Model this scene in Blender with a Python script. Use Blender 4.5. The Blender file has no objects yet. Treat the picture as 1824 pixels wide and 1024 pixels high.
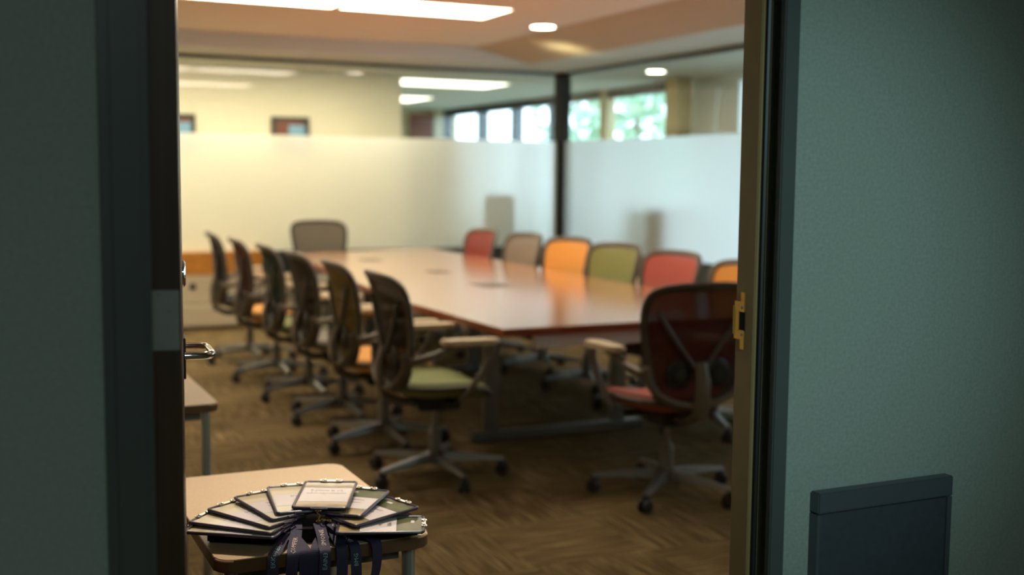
import bpy, bmesh, math, random
from mathutils import Vector, Matrix
from math import sin, cos, pi, radians, sqrt
random.seed(7)
C = bpy.context.scene.collection
S = bpy.context.scene

# ------------------------------------------------------------------ camera, world, exposure, lights
E = 1.45
cam_d = bpy.data.cameras.new('camera'); cam = bpy.data.objects.new('camera', cam_d); C.objects.link(cam)
S.camera = cam
cam_d.sensor_width = 36.0; cam_d.lens = 2086 / 1824 * 36.0
cam_d.clip_start = 0.05; cam_d.clip_end = 200
psi, pit, rol = radians(25.3), radians(5.44), radians(.55)
right0 = Vector((cos(psi), -sin(psi), 0)); fwd0 = Vector((sin(psi), cos(psi), 0)); up0 = Vector((0, 0, 1))
fwd = fwd0 * cos(pit) - up0 * sin(pit); up = up0 * cos(pit) + fwd0 * sin(pit)
xr = right0 * cos(rol) - up * sin(rol) * -1; ur = up * cos(rol) - right0 * sin(rol)
cam.matrix_world = Matrix(((xr.x, ur.x, -fwd.x, 0), (xr.y, ur.y, -fwd.y, 0), (xr.z, ur.z, -fwd.z, E), (0, 0, 0, 1)))
cam_d.dof.use_dof = True; cam_d.dof.focus_distance = 2.12
APERTURE = 0.0165
cam_d.dof.aperture_fstop = cam_d.lens / 1000 / APERTURE

S.view_settings.view_transform = 'Standard'; S.view_settings.look = 'None'
S.view_settings.gamma = 1.0; S.view_settings.use_curve_mapping = False
S.view_settings.exposure = 0.88
S.cycles.use_denoising = True
S.cycles.max_bounces = 8; S.cycles.diffuse_bounces = 5; S.cycles.glossy_bounces = 4
S.cycles.transmission_bounces = 8; S.cycles.transparent_max_bounces = 16
S.cycles.caustics_reflective = False; S.cycles.caustics_refractive = False
S.cycles.sample_clamp_indirect = 6.0

W = bpy.data.worlds.new('sky'); S.world = W; W.use_nodes = True
bg = W.node_tree.nodes['Background']; bg.inputs[0].default_value = (.72, .87, 1.0, 1); bg.inputs[1].default_value = 3.3

def area(name, loc, rot, size, power, col):
    d = bpy.data.lights.new(name, 'AREA'); d.shape = 'RECTANGLE'; d.size, d.size_y = size
    d.energy = power; d.color = col
    o = bpy.data.objects.new(name, d); C.objects.link(o); o.location = loc; o.rotation_euler = rot
    return o
area('corridor_fill', (.0, -1.0, 2.5), (0, 0, 0), (.6, .6), 9.5, (.72, .90, .86))  # unseen area light added to fill the dim corridor

def spot(name, loc, target, power, col, ang, blend=.6, rad=.05):
    d = bpy.data.lights.new(name, 'SPOT'); d.energy = power; d.color = col; d.spot_size = radians(ang)
    d.spot_blend = blend; d.shadow_soft_size = rad
    o = bpy.data.objects.new(name, d); C.objects.link(o); o.location = loc
    o.rotation_euler = (Vector(target) - Vector(loc)).to_track_quat('-Z', 'Y').to_euler()
    return o
spot('right_wall_fill', (.80, -.9, 2.1), (1.14, 1.45, 1.30), 40, (.62, .96, .95), 30, 1.0, .12)  # unseen spot added to brighten the wall right of the door
TROFFER = 7.0
WARM = (1.0, .84, .64)

# ------------------------------------------------------------------ materials
def mat(name, col, rough=.5, metal=0.0, noise=None, bump=None, coat=0, spec=.5, **kw):
    m = bpy.data.materials.new(name); m.use_nodes = True
    nt = m.node_tree; b = nt.nodes['Principled BSDF']
    b.inputs['Base Color'].default_value = (*col, 1); b.inputs['Roughness'].default_value = rough
    b.inputs['Metallic'].default_value = metal; b.inputs['Coat Weight'].default_value = coat
    b.inputs['Specular IOR Level'].default_value = spec
    tc = nt.nodes.new('ShaderNodeTexCoord')
    if noise:
        sc, amt = noise
        n = nt.nodes.new('ShaderNodeTexNoise'); n.inputs['Scale'].default_value = sc; n.inputs['Detail'].default_value = 4
        nt.links.new(tc.outputs['Object'], n.inputs['Vector'])
        r = nt.nodes.new('ShaderNodeValToRGB')
        r.color_ramp.elements[0].position = .3; r.color_ramp.elements[1].position = .7
        r.color_ramp.elements[0].color = (*[c * (1 - amt) for c in col], 1)
        r.color_ramp.elements[1].color = (*[min(1, c * (1 + amt)) for c in col], 1)
        nt.links.new(n.outputs['Fac'], r.inputs['Fac']); nt.links.new(r.outputs['Color'], b.inputs['Base Color'])
    if bump:
        sc, st = bump
        n = nt.nodes.new('ShaderNodeTexNoise'); n.inputs['Scale'].default_value = sc; n.inputs['Detail'].default_value = 3
        nt.links.new(tc.outputs['Object'], n.inputs['Vector'])
        bm_ = nt.nodes.new('ShaderNodeBump'); bm_.inputs['Strength'].default_value = st; bm_.inputs['Distance'].default_value = .002
        nt.links.new(n.outputs['Fac'], bm_.inputs['Height']); nt.links.new(bm_.outputs['Normal'], b.inputs['Normal'])
    return m

def emis(name, col, st):
    m = bpy.data.materials.new(name); m.use_nodes = True; nt = m.node_tree; nt.nodes.clear()
    e = nt.nodes.new('ShaderNodeEmission'); e.inputs[0].default_value = (*col, 1); e.inputs[1].default_value = st
    o = nt.nodes.new('ShaderNodeOutputMaterial'); nt.links.new(e.outputs[0], o.inputs[0]); return m

def wood(name, dark, light, scale=(1, 12, 12), rough=.4, coat=0.0, spec=.5):
    m = mat(name, light, rough, coat=coat, spec=spec); nt = m.node_tree; b = nt.nodes['Principled BSDF']
    tc = nt.nodes.new('ShaderNodeTexCoord'); mp = nt.nodes.new('ShaderNodeMapping'); mp.inputs['Scale'].default_value = scale
    n = nt.nodes.new('ShaderNodeTexNoise'); n.inputs['Scale'].default_value = 4; n.inputs['Detail'].default_value = 6
    r = nt.nodes.new('ShaderNodeValToRGB'); r.color_ramp.elements[0].position = .3; r.color_ramp.elements[1].position = .72
    r.color_ramp.elements[0].color = (*dark, 1); r.color_ramp.elements[1].color = (*light, 1)
    L = nt.links.new
    L(tc.outputs['Object'], mp.inputs[0]); L(mp.outputs[0], n.inputs['Vector']); L(n.outputs['Fac'], r.inputs[0]); L(r.outputs[0], b.inputs['Base Color'])
    return m

def glass_mat(name, tint=(.93, .97, .96), ior=1.75, rough=0.0):
    m = bpy.data.materials.new(name); m.use_nodes = True; nt = m.node_tree; nt.nodes.clear()
    t = nt.nodes.new('ShaderNodeBsdfTransparent'); t.inputs[0].default_value = (*tint, 1)
    g = nt.nodes.new('ShaderNodeBsdfGlossy'); g.inputs['Roughness'].default_value = rough
    f = nt.nodes.new('ShaderNodeFresnel'); f.inputs[0].default_value = ior
    mx = nt.nodes.new('ShaderNodeMixShader'); o = nt.nodes.new('ShaderNodeOutputMaterial'); L = nt.links.new
    ge = nt.nodes.new('ShaderNodeNewGeometry'); sb = nt.nodes.new('ShaderNodeMath'); sb.operation = 'SUBTRACT'; sb.inputs[0].default_value = 1
    ml = nt.nodes.new('ShaderNodeMath'); ml.operation = 'MULTIPLY'
    L(ge.outputs['Backfacing'], sb.inputs[1]); L(f.outputs[0], ml.inputs[0]); L(sb.outputs[0], ml.inputs[1])
    L(ml.outputs[0], mx.inputs[0]); L(t.outputs[0], mx.inputs[1]); L(g.outputs[0], mx.inputs[2]); L(mx.outputs[0], o.inputs[0])
    return m

def frost_mat(name):
    m = bpy.data.materials.new(name); m.use_nodes = True; nt = m.node_tree; nt.nodes.clear(); L = nt.links.new
    t = nt.nodes.new('ShaderNodeBsdfTranslucent'); t.inputs[0].default_value = (.92, .94, .92, 1)
    d = nt.nodes.new('ShaderNodeBsdfDiffuse'); d.inputs[0].default_value = (.86, .87, .84, 1)
    r = nt.nodes.new('ShaderNodeBsdfRefraction'); r.inputs['Color'].default_value = (.95, .97, .95, 1)
    r.inputs['Roughness'].default_value = .7; r.inputs['IOR'].default_value = 1.12
    m1 = nt.nodes.new('ShaderNodeMixShader'); m1.inputs[0].default_value = .30
    m2 = nt.nodes.new('ShaderNodeMixShader'); m2.inputs[0].default_value = .26
    o = nt.nodes.new('ShaderNodeOutputMaterial')
    L(t.outputs[0], m1.inputs[1]); L(d.outputs[0], m1.inputs[2]); L(m1.outputs[0], m2.inputs[1]); L(r.outputs[0], m2.inputs[2])
    L(m2.outputs[0], o.inputs[0]); return m

def mesh_fabric(name, col, alpha=.82):
    """woven see-through chair mesh: fine weave of strands and holes"""
    m = mat(name, col, .75, spec=.12); nt = m.node_tree; b = nt.nodes['Principled BSDF']
    b.inputs['Alpha'].default_value = alpha
    b.inputs['Sheen Weight'].default_value = .03
    return m

def carpet_mat():
    m = mat('carpet_tiles', (.2, .15, .08), .95, spec=.1); nt = m.node_tree; b = nt.nodes['Principled BSDF']; L = nt.links.new
    tc = nt.nodes.new('ShaderNodeTexCoord')
    def streak(sx, sy):
        mp = nt.nodes.new('ShaderNodeMapping'); mp.inputs['Scale'].default_value = (sx, sy, 1)
        n = nt.nodes.new('ShaderNodeTexNoise'); n.inputs['Scale'].default_value = 1; n.inputs['Detail'].default_value = 5; n.inputs['Roughness'].default_value = .6
        L(tc.outputs['Object'], mp.inputs[0]); L(mp.outputs[0], n.inputs['Vector']); return n
    a = streak(3.5, 105); c = streak(105, 3.5)
    ck = nt.nodes.new('ShaderNodeTexChecker'); ck.inputs['Scale'].default_value = 2.0
    ck.inputs[1].default_value = (0, 0, 0, 1); ck.inputs[2].default_value = (1, 1, 1, 1)
    mp = nt.nodes.new('ShaderNodeMapping'); mp.inputs['Location'].default_value = (.1, .2, .25)
    L(tc.outputs['Object'], mp.inputs[0]); L(mp.outputs[0], ck.inputs[0])
    mx = nt.nodes.new('ShaderNodeMixRGB'); L(ck.outputs['Fac'], mx.inputs[0]); L(a.outputs['Fac'], mx.inputs[1]); L(c.outputs['Fac'], mx.inputs[2])
    r = nt.nodes.new('ShaderNodeValToRGB'); r.color_ramp.elements[0].position = .36; r.color_ramp.elements[1].position = .66
    r.color_ramp.elements[0].color = (.060, .043, .016, 1); r.color_ramp.elements[1].color = (.32, .235, .115, 1)
    e = r.color_ramp.elements.new(.5); e.color = (.150, .106, .048, 1)
    L(mx.outputs[0], r.inputs[0]); L(r.outputs[0], b.inputs['Base Color'])
    bp = nt.nodes.new('ShaderNodeBump'); bp.inputs['Strength'].default_value = .5; bp.inputs['Distance'].default_value = .004
    L(mx.outputs[0], bp.inputs['Height']); L(bp.outputs[0], b.inputs['Normal'])
    return m

M = {}
M['carpet'] = carpet_mat()
M['corr_wall'] = mat('corridor_wall_paint', (.33, .385, .345), .8, noise=(180, .10), bump=(120, .35))
M['frame_paint'] = mat('door_frame_paint', (.085, .10, .095), .42, bump=(60, .1))
M['jamb_paint'] = mat('jamb_bronze_paint', (.34, .24, .11), .45, bump=(80, .1))
M['door_edge'] = wood('door_edge_veneer', (.045, .022, .010), (.085, .045, .022), (14, 14, .6), .5)
M['door_face'] = wood('door_face_veneer', (.09, .035, .015), (.16, .07, .03), (12, 12, 1), .35)
M['steel_dull'] = mat('dull_hinge_steel', (.34, .36, .33), .5, .35)
M['chrome'] = mat('polished_chrome', (.82, .80, .78), .12, 1.0)
M['brass'] = mat('polished_brass', (.80, .55, .16), .3, .9)
M['black'] = mat('black_plastic', (.012, .012, .012), .45)
M['void'] = mat('dark_cavity', (.004, .004, .004), .9)
M['ceiling'] = mat('ceiling_paint', (.80, .66, .54), .85)
M['soffit'] = mat('soffit_paint', (.60, .58, .52), .85)
M['cove'] = mat('cove_warm_bounce', (.58, .42, .28), .85)  # warm bounce light put into the right cove's brown
M['room_wall'] = mat('room_wall_paint', (.66, .60, .48), .8)
M['cream'] = mat('cream_hall_paint', (.90, .83, .64), .8)
M['cool_white'] = mat('cool_white_paint', (.72, .78, .80), .8)
M['column'] = mat('tan_column_paint', (.50, .42, .24), .75)
M['dark_frame'] = mat('dark_window_frame', (.035, .040, .040), .4)
M['post_brown'] = mat('dark_bronze_post', (.016, .012, .008), .75)
M['knee'] = mat('dark_knee_wall', (.035, .045, .045), .6)
M['glass'] = glass_mat('clear_glass')
M['win_glass'] = glass_mat('window_glass', (.95, .98, 1.0))
M['frost'] = frost_mat('frosted_film')
M['table'] = wood('cherry_table_veneer', (.50, .19, .06), (.66, .29, .10), (14, 1.2, 4), .24, coat=1.0)
M['table'].node_tree.nodes['Principled BSDF'].inputs['Coat IOR'].default_value = 2.4
M['table'].node_tree.nodes['Principled BSDF'].inputs['IOR'].default_value = 1.7
M['table'].node_tree.nodes['Principled BSDF'].inputs['Coat Roughness'].default_value = .17
M['table_edge'] = wood('cherry_table_edge', (.20, .045, .016), (.32, .08, .03), (3, 3, 20), .3)
M['alu'] = mat('brushed_aluminium', (.25, .255, .25), .38, .85)
M['alu_dark'] = mat('graphite_metal', (.17, .16, .145), .42, .6)
M['grey_metal'] = mat('light_grey_metal', (.75, .76, .76), .5, .1)
M['graphite'] = mat('graphite_frame', (.075, .066, .052), .42)
M['taupe'] = mat('taupe_frame', (.14, .12, .09), .45)
M['pad'] = mat('tan_arm_pad', (.58, .47, .30), .55)
M['rubber'] = mat('caster_rubber', (.018, .018, .020), .5)
M['desk_top'] = mat('beige_laminate', (.66, .47, .27), .45, noise=(260, .07))
M['desk_edge'] = mat('brown_edge_band', (.14, .068, .030), .4)
M['desk_leg'] = mat('silver_tube_leg', (.42, .46, .46), .32, .75)
M['orange_wood'] = wood('orange_wood_panel', (.55, .22, .03), (.75, .34, .06), (2, 2, 14), .4)
M['bench'] = mat('cream_laminate', (.60, .55, .40), .55)
M['slate'] = mat('slate_blue_panel', (.060, .072, .088), .5, noise=(90, .08))
M['slate_top'] = mat('slate_blue_rail', (.085, .098, .115), .38)
M['olive_wood'] = mat('olive_cabinet_wood', (.34, .26, .11), .6)
M['grey_cloth'] = mat('dark_grey_fabric', (.06, .07, .07), .8)
M['foliage'] = mat('tree_foliage', (.34, .50, .36), .8, noise=(3, .5))
M['bark'] = mat('tree_bark', (.12, .08, .05), .9)
M['lawn'] = mat('outdoor_ground', (.40, .45, .36), .9, noise=(2, .3))
M['door_red'] = mat('dark_red_door', (.20, .06, .03), .5)
M['blue_glow'] = mat('pale_blue_light_patch', (.22, .42, .62), .5)
# badges
M['navy'] = mat('navy_ribbon', (.026, .019, .062), .6, bump=(900, .4))
M['navy_frame'] = mat('navy_vinyl_edge', (.060, .048, .080), .35)
M['ink'] = mat('dark_ink', (.10, .035, .05), .7)
M['ink_teal'] = mat('pale_teal_print', (.30, .50, .48), .6)
M['ink_pink'] = mat('pale_cream_print', (.78, .60, .48), .6)
M['label_paper'] = mat('white_label_paper', (.80, .72, .70), .7, spec=.15)
M['pouch'] = glass_mat('clear_vinyl_pouch', (.985, .985, .985), 1.09, .12)
M['black_block'] = mat('black_block_plastic', (.006, .005, .006), .8, spec=.15)
M['clip'] = mat('nickel_clip', (.80, .72, .66), .22, 1.0)
M['gold_clip'] = mat('gold_clip', (.85, .62, .22), .2, 1.0)
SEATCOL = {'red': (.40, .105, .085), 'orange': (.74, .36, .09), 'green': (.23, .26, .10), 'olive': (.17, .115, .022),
           'grey': (.22, .20, .16), 'navy': (.016, .016, .022), 'shaded_green': (.018, .045, .030), 'maroon': (.085, .020, .016), 'brown': (.045, .034, .024), 'wine': (.24, .055, .045)}  # brown, olive, maroon, navy, dark green: shade on chair backs put into the colour
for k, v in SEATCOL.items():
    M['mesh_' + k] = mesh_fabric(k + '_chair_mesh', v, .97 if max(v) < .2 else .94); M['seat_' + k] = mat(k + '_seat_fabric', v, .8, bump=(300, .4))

def card_mat(name, stops):
    """printed card: colour bands along its length (object Y, 0..1 after mapping)"""
    m = mat(name, (.5, .5, .5), .6, spec=.15); nt = m.node_tree; b = nt.nodes['Principled BSDF']; L = nt.links.new
    tc = nt.nodes.new('ShaderNodeTexCoord'); sp = nt.nodes.new('ShaderNodeSeparateXYZ'); n = nt.nodes.new('ShaderNodeTexNoise')
    n.inputs['Scale'].default_value = 30
    mr = nt.nodes.new('ShaderNodeMapRange'); mr.inputs[1].default_value = -.08; mr.inputs[2].default_value = .08
    ad = nt.nodes.new('ShaderNodeMath'); ad.operation = 'MULTIPLY_ADD'; ad.inputs[1].default_value = .16; 
    r = nt.nodes.new('ShaderNodeValToRGB')
    L(tc.outputs['Object'], sp.inputs[0]); L(sp.outputs['Y'], mr.inputs[0]); L(tc.outputs['Object'], n.inputs['Vector'])
    L(n.outputs['Fac'], ad.inputs[0]); L(mr.outputs[0], ad.inputs[2]); L(ad.outputs[0], r.inputs[0]); L(r.outputs[0], b.inputs['Base Color'])
    cr = r.color_ramp; cr.elements[0].position = stops[0][0]; cr.elements[0].color = (*stops[0][1], 1)
    cr.elements[1].position = stops[-1][0]; cr.elements[1].color = (*stops[-1][1], 1)
    for p, c in stops[1:-1]: e = cr.elements.new(p); e.color = (*c, 1)
    return m
M['card_gold'] = card_mat('sandy_landscape_card', [(.05, (.62, .46, .25)), (.20, (.30, .20, .09)), (.30, (.65, .52, .33)), (.75, (.60, .48, .28)), (.85, (.28, .21, .10)), (.95, (.75, .66, .48))])
M['card_green'] = card_mat('olive_landscape_card', [(.05, (.66, .48, .25)), (.25, (.35, .24, .10)), (.5, (.2, .17, .07)), (.74, (.075, .085, .03)), (.9, (.13, .15, .055)), (1.0, (.09, .10, .04))])
M['card_cream'] = card_mat('cream_landscape_card', [(.05, (.70, .62, .45)), (.3, (.78, .72, .56)), (.7, (.70, .60, .40)), (.85, (.80, .72, .52)), (.95, (.62, .52, .32))])

# ------------------------------------------------------------------ mesh helpers
def link(name, bm, m, parent=None, smooth=False, loc=None):
    me = bpy.data.meshes.new(name); bmesh.ops.recalc_face_normals(bm, faces=bm.faces)
    bm.to_mesh(me); bm.free(); me.materials.append(m)
    if smooth:
        for p in me.polygons: p.use_smooth = True
        try: me.set_sharp_from_angle(angle=radians(40))
        except Exception: pass
    o = bpy.data.objects.new(name, me); C.objects.link(o)
    if parent: o.parent = parent
    if loc: o.location = loc
    return o

def box(bm, lo, hi, mtx=None, bev=0.0):
    b2 = bmesh.new(); bmesh.ops.create_cube(b2, size=1)
    for v in b2.verts:
        v.co = Vector(((lo[i] + hi[i]) / 2 + v.co[i] * (hi[i] - lo[i]) for i in range(3)))
    if bev: bmesh.ops.bevel(b2, geom=b2.edges[:], offset=bev, segments=2, affect='EDGES')
    merge(bm, b2, mtx); return bm

def merge(bm, b2, mtx=None):
    if mtx is not None: bmesh.ops.transform(b2, matrix=mtx, verts=b2.verts)
    vm = {}
    for v in b2.verts: vm[v] = bm.verts.new(v.co)
    for f in b2.faces:
        try: bm.faces.new([vm[v] for v in f.verts])
        except ValueError: pass
    b2.free()

def tube(bm, pts, rad, n=10, closed=False, flat=1.0, caps=True, upv=None):
    """sweep a (possibly flattened) ring along points; rad may be a list"""
    pts = [Vector(p) for p in pts]; N = len(pts)
    rads = rad if isinstance(rad, (list, tuple)) else [rad] * N
    rings = []; prev = None
    for i, p in enumerate(pts):
        if closed: t = pts[(i + 1) % N] - pts[i - 1]
        else: t = pts[min(i + 1, N - 1)] - pts[max(i - 1, 0)]
        t.normalize()
        if prev is None:
            a = Vector(upv) if upv else (Vector((0, 0, 1)) if abs(t.z) < .9 else Vector((0, 1, 0)))
        else: a = prev
        s = t.cross(a); 
        if s.length < 1e-6: s = t.cross(Vector((1, 0, 0)))
        s.normalize(); a = s.cross(t).normalized(); prev = a
        rings.append([bm.verts.new(p + s * cos(2 * pi * k / n) * rads[i] + a * sin(2 * pi * k / n) * rads[i] * flat) for k in range(n)])
    for i in range(N if closed else N - 1):
        r0, r1 = rings[i], rings[(i + 1) % N]
        for k in range(n): bm.faces.new((r0[k], r0[(k + 1) % n], r1[(k + 1) % n], r1[k]))
    if not closed and caps:
        bm.faces.new(rings[0][::-1]); bm.faces.new(rings[-1])
    return bm

def lathe(bm, prof, n=20, axis='Z', center=(0, 0, 0)):
    c = Vector(center); rings = []
    for r, h in prof:
        ring = []
        for k in range(n):
            a = 2 * pi * k / n
            if axis == 'Z': v = Vector((r * cos(a), r * sin(a), h))
            elif axis == 'X': v = Vector((h, r * cos(a), r * sin(a)))
            else: v = Vector((r * cos(a), h, r * sin(a)))
            ring.append(bm.verts.new(c + v))
        rings.append(ring)
    for a, b in zip(rings, rings[1:]):
        for k in range(n): bm.faces.new((a[k], a[(k + 1) % n], b[(k + 1) % n], b[k]))
    bm.faces.new(rings[0][::-1]); bm.faces.new(rings[-1]); return bm

def prism(bm, poly, z0, z1, bev=0.0, mtx=None):
    b2 = bmesh.new(); lo = [b2.verts.new((x, y, z0)) for x, y in poly]; hi = [b2.verts.new((x, y, z1)) for x, y in poly]
    b2.faces.new(lo[::-1]); b2.faces.new(hi); n = len(poly)
    for k in range(n): b2.faces.new((lo[k], lo[(k + 1) % n], hi[(k + 1) % n], hi[k]))
    if bev:
        ed = [e for e in b2.edges if abs(e.verts[0].co.z - e.verts[1].co.z) < 1e-6]
        bmesh.ops.bevel(b2, geom=ed, offset=bev, segments=2, affect='EDGES')
    merge(bm, b2, mtx); return bm

def rrect(x0, y0, x1, y1, r, seg=6):
    out = []
    for cx, cy, a0 in ((x1 - r, y1 - r, 0), (x0 + r, y1 - r, 90), (x0 + r, y0 + r, 180), (x1 - r, y0 + r, 270)):
        for k in range(seg + 1):
            a = radians(a0 + 90 * k / seg); out.append((cx + r * cos(a), cy + r * sin(a)))
    return out

def grid(bm, f, nu, nv, thick=None):
    vs = [[bm.verts.new(f(i / nu, j / nv)) for i in range(nu + 1)] for j in range(nv + 1)]
    for j in range(nv):
        for i in range(nu): bm.faces.new((vs[j][i], vs[j][i + 1], vs[j + 1][i + 1], vs[j + 1][i]))
    return vs

def thing(name, label, cat, loc=(0, 0, 0), rz=0, group=None):
    o = bpy.data.objects.new(name, None); C.objects.link(o); o.location = loc; o.rotation_euler = (0, 0, rz)
    o.empty_display_size = .1
    o['label'] = label; o['category'] = cat
    if group: o['group'] = group
    return o
def tag(o, label, cat, group=None):
    o['label'] = label; o['category'] = cat
    if group: o['group'] = group
    return o
def struct(name, bm, m, parent=None, smooth=False):
    o = link(name, bm, m, parent, smooth)
    if parent is None: o['kind'] = 'structure'
    return o
def struct_root(name, label=None):
    o = bpy.data.objects.new(name, None); C.objects.link(o); o['kind'] = 'structure'; o.empty_display_size = .1
    return o
def B(*boxes, bev=0.0):
    bm = bmesh.new()
    for lo, hi in boxes: box(bm, lo, hi, bev=bev)
    return bm
def copy_tree(o, parent=None):
    c = o.copy(); C.objects.link(c)
    if parent: c.parent = parent
    for ch in list(o.children): copy_tree(ch, c)
    return c

# ------------------------------------------------------------------ setting: floors, ceilings, walls
YB, XR = 11.5, 6.03          # glass walls: back (Y) and right (X)
ZT = 2.57                    # top of glass / soffit underside
ZC = 2.70                    # room ceiling
OX1, OY1 = 8.0, 19.5         # outer office extents
struct('floor', B(((-2.2, -3.0, -.1), (8.1, 19.6, 0))), M['carpet'])
# door wall of the corridor, opening between x=.2055 and x=1.127
YW = 1.45
wl = B(((-2.2, YW, 0), (.150, 1.60, 2.75)))
struct('wall_front_left', wl, M['corr_wall'])
wr = B(((1.156, YW, 0), (4.2, 1.514, 2.75)), ((1.20, 1.514, 0), (4.2, 1.60, 2.75)))
struct('wall_front_right', wr, M['corr_wall'])
struct('wall_front_top', B(((.150, YW, 2.16), (1.156, 1.60, 2.75))), M['corr_wall'])
# room side of that wall runs on to the glass wall
struct('wall_front_far', B(((4.2, 1.47, 0), (6.12, 1.60, 2.75))), M['room_wall'])
struct('wall_left', B(((-1.35, 1.60, 0), (-1.25, YB, 2.75))), M['room_wall'])
# corridor shell
struct('wall_corridor_back', B(((-2.2, -3.0, 0), (4.2, -2.9, 2.75))), M['corr_wall'])
struct('wall_corridor_left', B(((-2.2, -2.9, 0), (-2.1, YW, 2.75))), M['corr_wall'])
struct('wall_corridor_right', B(((4.1, -2.9, 0), (4.2, YW, 2.75))), M['corr_wall'])
struct('ceiling_corridor', B(((-2.2, -3.0, 2.75), (4.2, 1.60, 2.85))), M['soffit'])
# room ceiling with recessed tray: soffit ring, cove faces, upper ceiling
XI, YI = 5.25, 10.75          # soffit inner edges
XT, YT = 4.62, 10.68          # upper edge of the cove
struct('ceiling_soffit_back', B(((-1.35, YI, ZT), (XR + .08, YB + .05, ZT + .35))), M['soffit'])
struct('ceiling_soffit_right', B(((XI, 1.47, ZT), (XR + .08, YI, ZT + .35))), M['soffit'])
bm = bmesh.new()
a = [bm.verts.new(p) for p in ((XI, 1.6, ZT), (XI, YI, ZT), (XT, YT, ZC), (XT, 1.6, ZC))]
bm.faces.new(a)
b_ = [bm.verts.new(p) for p in ((XI, 1.6, ZT + .35), (XI, YI, ZT + .35), (XT, YT, ZT + .35), (XT, 1.6, ZT + .35))]
bm.faces.new(b_[::-1])
for k in range(4): bm.faces.new((a[k], a[(k + 1) % 4], b_[(k + 1) % 4], b_[k]))
struct('ceiling_cove_right', bm, M['cove'])
bm = bmesh.new()
a = [bm.verts.new(p) for p in ((-1.35, YI, ZT), (XI, YI, ZT), (XT, YT, ZC), (-1.35, YT, ZC))]
bm.faces.new(a)
b_ = [bm.verts.new((v.co.x, v.co.y, ZT + .35)) for v in a]
bm.faces.new(b_[::-1])
for k in range(4): bm.faces.new((a[k], a[(k + 1) % 4], b_[(k + 1) % 4], b_[k]))
struct('ceiling_cove_back', bm, M['soffit'])
struct('ceiling', B(((-1.35, 1.47, ZC), (XT, YT, ZC + .2))), M['ceiling'])
# outer office ceiling and shell
struct('ceiling_hall', B(((-2.2, YB + .05, 2.62), (OX1 + .1, OY1 + .1, 2.92)), ((XR + .08, -3.0, 2.62), (OX1 + .1, YB + .05, 2.92))), M['soffit'])
struct('wall_hall_cream', B(((-2.2, 13.2, 0), (4.77, 13.35, 2.62)), ((4.67, 13.35, 0), (4.77, OY1, 2.62))), M['cream'])
struct('wall_hall_left', B(((-2.2, YB, 0), (-2.1, 13.2, 2.62))), M['cream'])
struct('wall_hall_far', B(((4.77, OY1, 0), (OX1 + .1, OY1 + .1, 2.62))), M['column'])
struct('wall_hall_right', B(((OX1, 1.4, 0), (OX1 + .1, 2.4, 2.62)), ((OX1, 2.4, 0), (OX1 + .1, 10.0, .45)), ((OX1, 10.0, 0), (OX1 + .1, 10.90, 2.62)), ((OX1, 10.90, 2.55), (OX1 + .1, 10.98, 2.62)), ((OX1, 10.98, 0), (OX1 + .1, 12.5, 2.62)), ((OX1, 10.90, 0), (OX1 + .1, 10.98, 1.2))), M['cool_white'])
struct('wall_hall_near', B(((6.12, 1.3, 0), (OX1 + .1, 1.4, 2.62))), M['cool_white'])

# exterior window wall of the hall (x = 8), posts and panes
w3 = struct_root('window_3')
posts = [12.55, 13.97, 15.5, 16.82, 18.15, 19.45]
struct('window_sill', B(((OX1 - .03, 12.5, 0), (OX1 + .1, OY1, .45))), M['cool_white'], w3)
for k, y in enumerate(posts[1:-1]):
    wdt = .09
    struct('window_mullion', B(((OX1 - .06, y - wdt, .45), (OX1 + .08, y + wdt, 2.62))), M['column'] if k == 0 else M['dark_frame'], w3)
struct('window_head', B(((OX1 - .04, 12.5, 2.5), (OX1 + .08, OY1, 2.62))), M['dark_frame'], w3)
for y0, y1 in zip(posts, posts[1:]):
    struct('window_pane', B(((OX1 + .02, y0, .45), (OX1 + .03, y1, 2.5))), M['win_glass'], w3)
w6 = struct_root('window_6')  # unseen window added to bring daylight onto the near right glass
struct('window_head', B(((OX1 - .04, 2.4, 2.5), (OX1 + .08, 10.0, 2.62))), M['dark_frame'], w6)
for k in range(5):
    y0 = 2.4 + 1.52 * k
    struct('window_pane', B(((OX1 + .02, y0, .45), (OX1 + .03, y0 + 1.48, 2.5))), M['win_glass'], w6)
    struct('window_mullion', B(((OX1 - .04, y0 + 1.46, .45), (OX1 + .08, y0 + 1.54, 2.5))), M['dark_frame'], w6)
tag(link('support_column', B(((7.60, 11.62, 0), (7.80, 11.90, 2.62)), bev=.01), M['column']), 'tan square column standing behind the clear top of the right glass wall', 'column')
# small windows in the cream wall
def small_window(x0, x1, n):
    r = struct_root('window_%d' % n)
    struct('window_frame', B(((x0 - .03, 13.165, 1.70), (x0 + .02, 13.21, 2.09)), ((x1 - .02, 13.165, 1.70), (x1 + .03, 13.21, 2.09)),
                             ((x0, 13.165, 2.05), (x1, 13.21, 2.09)), ((x0, 13.165, 1.70), (x1, 13.21, 1.74))), M['dark_frame'], r)
    struct('window_panel', B(((x0, 13.18, 1.74), (x1, 13.199, 2.05))), M['door_red'], r)
    struct('window_light_patch', B(((x0 + .45 * (x1 - x0), 13.172, 1.74), (x1 - .05 * (x1 - x0), 13.18, 2.0))), M['blue_glow'], r)  # bluish light in the window painted as a pale patch
small_window(3.245, 3.62, 4)
small_window(1.95, 2.345, 5)
bm = B(((7.2, OY1 - .07, 0), (7.62, OY1 - .012, 2.52)))
tag(link('brown_door', bm, M['door_red']), 'dark brown door at the far end of the hall beyond the glass', 'door')
struct('trim_4', B(((7.63, OY1 - .10, 0), (7.80, OY1 - .002, 2.62))), M['column'])
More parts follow.
